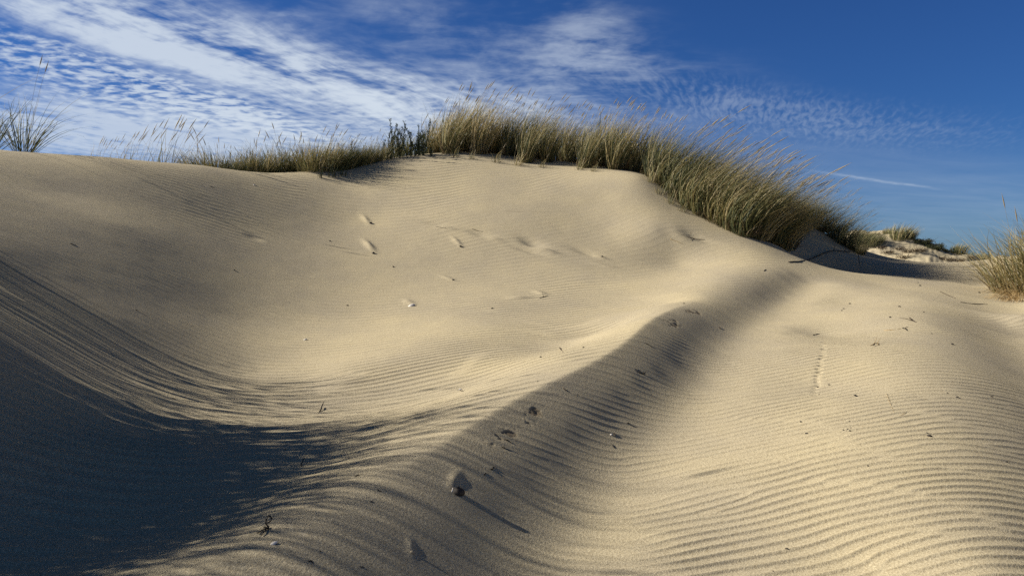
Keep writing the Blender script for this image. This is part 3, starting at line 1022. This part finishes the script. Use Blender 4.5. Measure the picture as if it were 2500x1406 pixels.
def twig(px, thick, label, mat=WOOD, name='twig', cat='twig', group='twigs and stalks on the sand', lift=None, tint=.5, forks=()):
    """a twig through photo pixels that lie on the sand; lift raises a point above it (metres)"""
    thick *= .8
    P = []
    for i, (u, v) in enumerate(px):
        q = on_sand(u, v)
        q[2] += thick * .25 + (lift[i] if lift else 0)
        P.append(q)
    P = np.array(P)
    n = 3 * (len(P) - 1) + 1
    t = np.linspace(0, len(P) - 1, n)
    Q = np.stack([np.interp(t, np.arange(len(P)), P[:, k]) for k in range(3)], 1)
    Q[1:-1] = .5 * Q[1:-1] + .25 * (Q[:-2] + Q[2:])
    Q[1:-1] += rng.normal(0, thick * .25, Q[1:-1].shape)
    V, Fc = tube(Q, thick * np.interp(np.linspace(0, 1, n), [0, .15, .8, 1], [.8, 1, .8, .35]), 6)
    V = [tuple(v) for v in V]
    for i, (du, dl, dz) in forks:
        b = Q[min(i * 3, n - 1)]
        e = b + np.array([du, dl, dz])
        V2, F2 = tube(np.array([b, .5 * (b + e) + rng.normal(0, thick * .5, 3), e]), [thick * .7, thick * .55, thick * .25], 5)
        o = len(V)
        V += [tuple(v) for v in V2]
        Fc = list(Fc) + [tuple(j + o for j in f) for f in F2]
    o = mesh_obj(name, V, Fc, mat, None, {'tint': np.full(len(V), tint)})
    return tag(o, label, cat, group)


def stone_mat(name, a, b, rough=.75):
    m = bpy.data.materials.new(name)
    m.use_nodes = True
    n, l = m.node_tree.nodes, m.node_tree.links
    t = n.new('ShaderNodeTexNoise')
    t.inputs['Scale'].default_value = 180
    t.inputs['Detail'].default_value = 4
    tcd = n.new('ShaderNodeTexCoord')
    l.new(tcd.outputs['Object'], t.inputs['Vector'])
    r = n.new('ShaderNodeValToRGB')
    r.color_ramp.elements[0].color = (*a, 1)
    r.color_ramp.elements[1].color = (*b, 1)
    r.color_ramp.elements[0].position, r.color_ramp.elements[1].position = .35, .65
    l.new(t.outputs['Fac'], r.inputs[0])
    l.new(r.outputs[0], n['Principled BSDF'].inputs['Base Color'])
    n['Principled BSDF'].inputs['Roughness'].default_value = rough
    n['Principled BSDF'].inputs['Specular IOR Level'].default_value = .3
    return m


DARK = stone_mat('dark pebble', (.022, .018, .015), (.06, .05, .04))
PALE = stone_mat('pale shell', (.55, .50, .43), (.78, .74, .68), .55)
SANDY = stone_mat('sandy pebble', (.25, .21, .15), (.40, .34, .24))


def pebble(u, v, px, label, mat=DARK, name='pebble', cat='pebble', group='pebbles on the sand', flat=.6, seed=0):
    import bmesh
    q = on_sand(u, v)
    r = px * q[1] / F * .46
    bm = bmesh.new()
    bmesh.ops.create_icosphere(bm, subdivisions=2, radius=1)
    g = np.random.default_rng(int(u * 7 + v * 13))
    ax = np.array([1.0, g.uniform(.65, .9), flat])
    k1, k2 = g.normal(0, 1, 3), g.normal(0, 1, 3)
    for vt in bm.verts:
        c = np.array(vt.co)
        s = 1 + .12 * math.sin(2.1 * c @ k1 + 1) + .09 * math.sin(3.3 * c @ k2)
        vt.co = Vector(c * s * ax * r)
    me = bpy.data.meshes.new(name)
    bm.to_mesh(me)
    bm.free()
    me.polygons.foreach_set('use_smooth', np.ones(len(me.polygons), bool))
    me.materials.append(mat)
    o = bpy.data.objects.new(name, me)
    COL.objects.link(o)
    o.location = (q[0], q[1], q[2] + r * flat * .28)
    o.rotation_euler = (g.normal(0, .2), g.normal(0, .2), g.random() * 6.28)
    return tag(o, label, cat, group)


# the dark shell standing on edge at the crest of the berm
def standing_shell(u, v):
    q = on_sand(u, v)
    h, w = .036, .040
    V, Fc = [], []
    nu, nv = 13, 9
    for j in range(nv):
        for i in range(nu):
            a = i / (nu - 1) * 2 - 1
            b = j / (nv - 1)
            half = w * .5 * (math.sin(math.pi * (.12 + .80 * b)) ** .7)
            V.append((a * half - .004 * b, .012 * (a * a + (2 * b - 1) ** 2) - .012, -.012 + h * b))
    n0 = len(V)
    V += [(x, y + .0028, z) for x, y, z in V]
    for j in range(nv - 1):
        for i in range(nu - 1):
            k = j * nu + i
            Fc.append((k, k + 1, k + nu + 1, k + nu))
            Fc.append((n0 + k, n0 + k + nu, n0 + k + nu + 1, n0 + k + 1))
    root = bpy.data.objects.new('shell', None)
    COL.objects.link(root)
    o = mesh_obj('valve', V, Fc, DARK, root)
    loop = [j * nu for j in range(nv)]
    P = np.array([V[k] for k in loop]) + np.array([-.001, .0015, 0])
    V2, F2 = tube(P, np.full(len(P), .0024), 6)
    mesh_obj('rim', V2, F2, PALE, root)
    loop = list(range((nv - 1) * nu, nv * nu)) + [j * nu + nu - 1 for j in range(nv - 2, -1, -1)]
    P = np.array([V[k] for k in loop]) + np.array([0, .0015, 0])
    V2, F2 = tube(P, np.full(len(P), .0020), 6)
    o2 = mesh_obj('edge', V2, F2, DARK, root)
    root.location = q
    root.rotation_euler = (math.radians(-8), math.radians(-10), math.radians(24))
    return tag(root, 'dark shell with a pale rim standing on edge, casting a long shadow', 'shell')


standing_shell(1122, 1208)


def lying_shell(u, v, px, label, rz=.4):
    q = on_sand(u, v)
    r = px * q[1] / F * .5
    V, Fc = [(0, 0, r * .45)], []
    n = 14
    for k in range(1, 5):
        for i in range(n):
            a = 2 * math.pi * i / n
            e = r * k / 4 * (1 + .07 * math.cos(9 * a) * k / 4)
            V.append((e * math.cos(a) * 1.15, e * math.sin(a) * .8, r * .45 * (1 - (k / 4) ** 2)))
    for i in range(n):
        Fc.append((0, 1 + i, 1 + (i + 1) % n))
    for k in range(3):
        for i in range(n):
            a, b = 1 + k * n + i, 1 + k * n + (i + 1) % n
            Fc.append((a, a + n, b + n, b))
    o = mesh_obj('shell', V, Fc, PALE)
    o.location = q + np.array([0, 0, r * .1])
    o.rotation_euler = (.25, -.3, rz)
    return tag(o, label, 'shell', 'pale shells on the sand')


lying_shell(668, 1327, 17, 'small white shell lying below the looped twig')
lying_shell(1005, 747, 17, 'white shell on the lower dune face, in front of a sand tail')
lying_shell(745, 829, 9, 'tiny white shell in the smooth sand of the lower face')
lying_shell(1123, 951, 10, 'tiny white shell beside a stub of twig in the hollow')
lying_shell(620, 452, 5, 'bright speck of shell high on the dune face')

# the looped twig in the foreground
b0 = on_sand(655, 1292)
Yb = b0[1]
loop = [(656, 1292), (655, 1286), (649, 1277), (650, 1268), (655, 1259), (658, 1258), (664, 1266), (661, 1271), (653, 1276)]
P = np.array([at(u, v, Yb + .012 * i / 8) for i, (u, v) in enumerate(loop)])
V, Fc = tube(P, np.full(len(P), .0019), 6)
V = [tuple(v) for v in V]
for a in ([(656, 1286), (653, 1291), (645, 1294), (628, 1303)], [(650, 1293), (648, 1298), (637, 1307)], [(652, 1290), (647, 1287), (643, 1289)]):
    Q = np.array([on_sand(*p) + np.array([0, 0, .004]) for p in a])
    V2, F2 = tube(Q, np.linspace(.0024, .0012, len(Q)), 6)
    o = len(V)
    V += [tuple(v) for v in V2]
    Fc = list(Fc) + [tuple(j + o for j in f) for f in F2]
tag(mesh_obj('twig', V, Fc, WOOD, None, {'tint': np.full(len(V), .9)}), 'dark twig bent into a standing loop with forked feet in the foreground', 'twig', 'twigs and stalks on the sand')

T = twig
T([(779, 1005), (784, 1001), (787, 995), (791, 992)], .004, 'thick dark twig stub standing in the shaded ripples of the hollow', lift=[0, .006, .016, .026], tint=.9)
T([(1116, 951), (1123, 953), (1132, 956)], .003, 'short dark twig beside a tiny white shell in the hollow', tint=.8)
T([(1366, 849), (1370, 855), (1375, 860)], .0045, 'kinked twig lying on the bright ripples beside the berm', tint=.7)
T([(1375, 948), (1380, 953), (1386, 956)], .0038, 'thick dark twig on the berm crest', tint=.9)
T([(1231, 1071), (1241, 1075), (1250, 1082)], .0030, 'straight dark stick on the berm flank, beside the scoured patch', tint=.9)
T([(1224, 1090), (1232, 1094), (1246, 1099)], .0022, 'forked thin twig on the berm flank below the straight stick', tint=.8, forks=[(1, (.0, .02, .012))])
T([(1198, 1146), (1203, 1143), (1207, 1138)], .0036, 'chip of dark bark on the berm flank, upper of two', tint=1)
T([(1181, 1159), (1184, 1156), (1187, 1153)], .0030, 'chip of dark bark on the berm flank, lower of two', tint=1)
T([(921, 1194), (926, 1198), (932, 1199)], .0022, 'small curved twig left of the standing shell', tint=.9)
T([(866, 1162), (872, 1160), (878, 1160)], .0034, 'dark bark flake on the shaded edge of the berm', tint=.9)
T([(735, 1138), (738, 1134), (743, 1128)], .0022, 'hair-thin twig standing in the shade of the hollow', lift=[0, .008, .02], tint=.9)
T([(752, 1370), (760, 1368), (764, 1375)], .0022, 'hooked twig near the bottom edge of the photo', tint=.9)
T([(878, 1383), (890, 1385)], .0018, 'short needle of wood at the bottom edge', tint=.9)
T([(420, 971), (428, 974)], .004, 'dark crumb of bark alone on the dark slope of the left', tint=1)
T([(170, 595), (178, 597), (187, 600)], .004, 'dark stick on the plain upper left face', tint=1)
T([(512, 455), (518, 457), (523, 459)], .005, 'dark twig high on the dune face near the skyline', tint=.9)
T([(1064, 554), (1078, 558), (1092, 560)], .0045, 'dark twig in the leftmost hollow of the dune face', tint=.8)
T([(1153, 558), (1166, 562), (1180, 564)], .005, 'half-buried root at the lip of the middle hollow of the dune face', tint=.8, forks=[(1, (.05, .0, -.02))])
T([(1317, 728), (1327, 725), (1340, 722)], .0042, 'forked dark twig on the lower face with a standing prong', tint=.9, forks=[(1, (-.01, 0, .05))])
T([(1232, 515), (1262, 517), (1295, 517), (1330, 518), (1360, 519)], .0022, 'long thin twig standing in for a crack across the upper dune face', tint=.1, lift=[-.002, 0, -.003, 0, -.004])  # the faint crack in the sand, built as a thin twig
T([(1650, 572), (1672, 579), (1695, 581), (1722, 583)], .004, 'long root with fringe lying at the foot of the right slope', tint=.6, forks=[(1, (.1, -.1, -.03)), (2, (.08, -.1, -.02)), (2, (-.06, -.08, -.02))])
T([(1636, 584), (1650, 590), (1668, 598)], .005, 'thin pale stalk left of the fringed root', mat=STRAW, tint=.7)
T([(1562, 908), (1567, 912), (1575, 915)], .004, 'small tangle of twigs half way up the berm flank', tint=.9, forks=[(1, (.03, .03, .01)), (1, (-.03, .0, .015))])
T([(1576, 838), (1584, 842), (1592, 848)], .0036, 'twig lying down the berm flank below the scoured patches', tint=.9)
T([(1498, 1058), (1504, 1066)], .0030, 'short twig at the foot of the berm beside a pale chip', tint=.9)
T([(1531, 1034), (1538, 1035)], .0042, 'thick bark chip at the foot of the berm', tint=.95)
T([(1494, 1085), (1500, 1094)], .0026, 'lowest thin twig at the foot of the berm', tint=.9)
T([(1754, 798), (1760, 803)], .005, 'twig on the smooth upper flank of the berm', tint=.8)
T([(1865, 662), (1870, 658)], .005, 'twig on the sand where the right slope meets the berm', tint=.9)
T([(2295, 712), (2315, 722), (2335, 729)], .005, 'long brown stalk lying on the slope into the right rut', tint=.5)
T([(2345, 738), (2372, 742), (2412, 743)], .005, 'long curved brown stalk lying in the right rut', tint=.5)
T([(2164, 962), (2172, 983), (2185, 1010)], .0011, 'long pale straw lying on the rippled track', mat=STRAW, tint=.0)
T([(2195, 1017), (2212, 1006), (2222, 1001)], .0010, 'short pale straw crossing the foot of the long one', mat=STRAW, tint=.2)
T([(2125, 845), (2133, 840), (2143, 836), (2145, 843), (2132, 846)], .003, 'little bundle of pale dry stems on the track', mat=STRAW, tint=.3, forks=[(1, (.02, .0, .05)), (2, (.03, .02, .03))])
T([(2158, 807), (2185, 806), (2200, 803)], .004, 'pale straw lying flat on the middle of the track', mat=STRAW, tint=.1)
T([(2203, 801), (2210, 803), (2216, 808)], .005, 'dark forked twig at the end of the flat pale straw', tint=.9, forks=[(1, (.04, .03, .01))])
T([(2220, 776), (2230, 785), (2238, 787)], .005, 'grey twig on the crest of the hump', tint=.4, forks=[(1, (-.08, .05, .02))])
T([(2095, 636), (2097, 645), (2099, 650)], .006, 'lone thin stem standing in the sand by the shaded hollow', tint=.7, lift=[.1, .05, 0])
T([(1985, 819), (1994, 816), (2001, 815)], .004, 'thin twig lying at the head of the bird prints', tint=.7)
# the dark branch behind the right arm
T([(1925, 641), (1962, 640), (1985, 634), (2010, 624), (2035, 618), (2062, 619), (2078, 617)], .010, 'long black branch half buried in the shaded hollow', name='branch', cat='branch', group=None, tint=1,
  lift=[0, .01, .02, .03, .04, .03, .01], forks=[(4, (.02, 0, .08)), (5, (.06, .1, .05)), (5, (.25, -.1, .0)), (4, (.15, -.15, -.02))])
# pebbles and droppings on the track
B = pebble
for u, v, px, lab in [(2270, 1064, 13, 'largest dark pebble on the rippled track'), (2263, 1058, 5, 'dark grain touching the largest dark pebble'), (1955, 1029, 7, 'dark pebble on the track, upper of a left pair'), (1969, 1057, 8, 'dark pebble on the track, lower of a left pair'),
                      (2059, 1051, 5, 'leftmost dropping of the small cluster on the track'), (2069, 1049, 5, 'middle dropping of the small cluster on the track'), (2075, 1051, 6, 'right dropping of the small cluster on the track'), (2077, 1043, 4, 'topmost dropping of the small cluster on the track'),
                      (2073, 1029, 4, 'lone dark grain just above the small cluster'), (1991, 963, 7, 'dark pebble at the lower end of the bird prints'), (2000, 963, 5, 'small dark pebble touching the one by the bird prints'), (1996, 944, 6, 'dark pebble half way down the bird prints'),
                      (2024, 939, 7, 'dark pebble right of the bird prints'), (2088, 967, 8, 'flat dark pebble in the middle of the ripples'), (2210, 977, 4, 'dark grain left of the long straw'), (2337, 970, 8, 'dark pebble at the shoulder of the hump'),
                      (2313, 960, 5, 'dark grain above the shoulder pebble'), (2420, 968, 8, 'long dark pebble on the right side of the hump'), (2325, 841, 8, 'dark pebble higher up the right side of the hump'), (2275, 815, 5, 'dark grain on the hump crest'),
                      (1920, 1343, 8, 'dark pebble in a trough near the bottom edge'), (1887, 1398, 5, 'dark grain at the bottom edge of the track'), (2457, 1127, 6, 'dark pebble on the right-hand slope of the hump'), (2119, 1136, 5, 'dark grain in the centre of the lower ripples'),
                      (2075, 742, 7, 'dark chip on the far track, left one'), (2060, 754, 6, 'dark chip on the far track just below another'), (2055, 758, 5, 'lowest dark chip of the far track row'), (2196, 749, 8, 'dark chip on the far hump'),
                      (2173, 775, 7, 'dark chip on the hump left of the grey twig'), (2255, 762, 5, 'dark chip on the far side of the hump'), (2391, 715, 8, 'dark chip at the bottom of the right bank'), (2440, 729, 8, 'dark chip under the golden dead grass'),
                      (2246, 698, 6, 'dark chip near the far end of the track'), (2241, 690, 4, 'tiny dark chip at the far end of the track')]:
    B(u, v, px, lab)
for u, v, px, lab in [(333, 758, 6, 'dark pebble alone on the smooth left face'), (1201, 753, 7, 'black pebble on the lower face left of the bright ripples'), (905, 546, 9, 'dark stone with a tail of sand, upper left face'), (912, 619, 10, 'dark stone with the longest tail of sand'),
                      (1125, 603, 8, 'small dark stone with a tail of sand, mid face'), (1106, 685, 7, 'small dark stone above the white shell'), (806, 589, 6, 'dark pebble left of the stones with sand tails'), (960, 652, 6, 'dark pebble right below the longest sand tail'),
                      (848, 746, 6, 'dark pebble on the plain lower face'), (572, 660, 5, 'dark pebble on the shaded plain face'), (1320, 872, 6, 'dark pebble on the bright ripples below the kinked twig'), (1424, 848, 6, 'dark pebble close to the berm crest'),
                      (1670, 741, 6, 'dark pebble exactly on the far lip of the berm'), (907, 1224, 8, 'dark shell-like pebble left of the standing shell'), (782, 1345, 5, 'dark crumb right of the white shell'), (697, 1097, 5, 'dark crumb in the shaded ripples'),
                      (1470, 629, 6, 'dark stone at the right end of the face hollows'), (1313, 930, 4, 'dark grain on the berm side of the hollow')]:
    B(u, v, px, lab)
B(1007, 1352, 13, 'sand-coloured pebble with a short tail of sand in the foreground', SANDY, flat=.7)
B(1492, 1061, 9, 'pale chip of shell at the foot of the berm', PALE, flat=.35)


S.cycles.use_denoising = False     # keep the grain of the sand
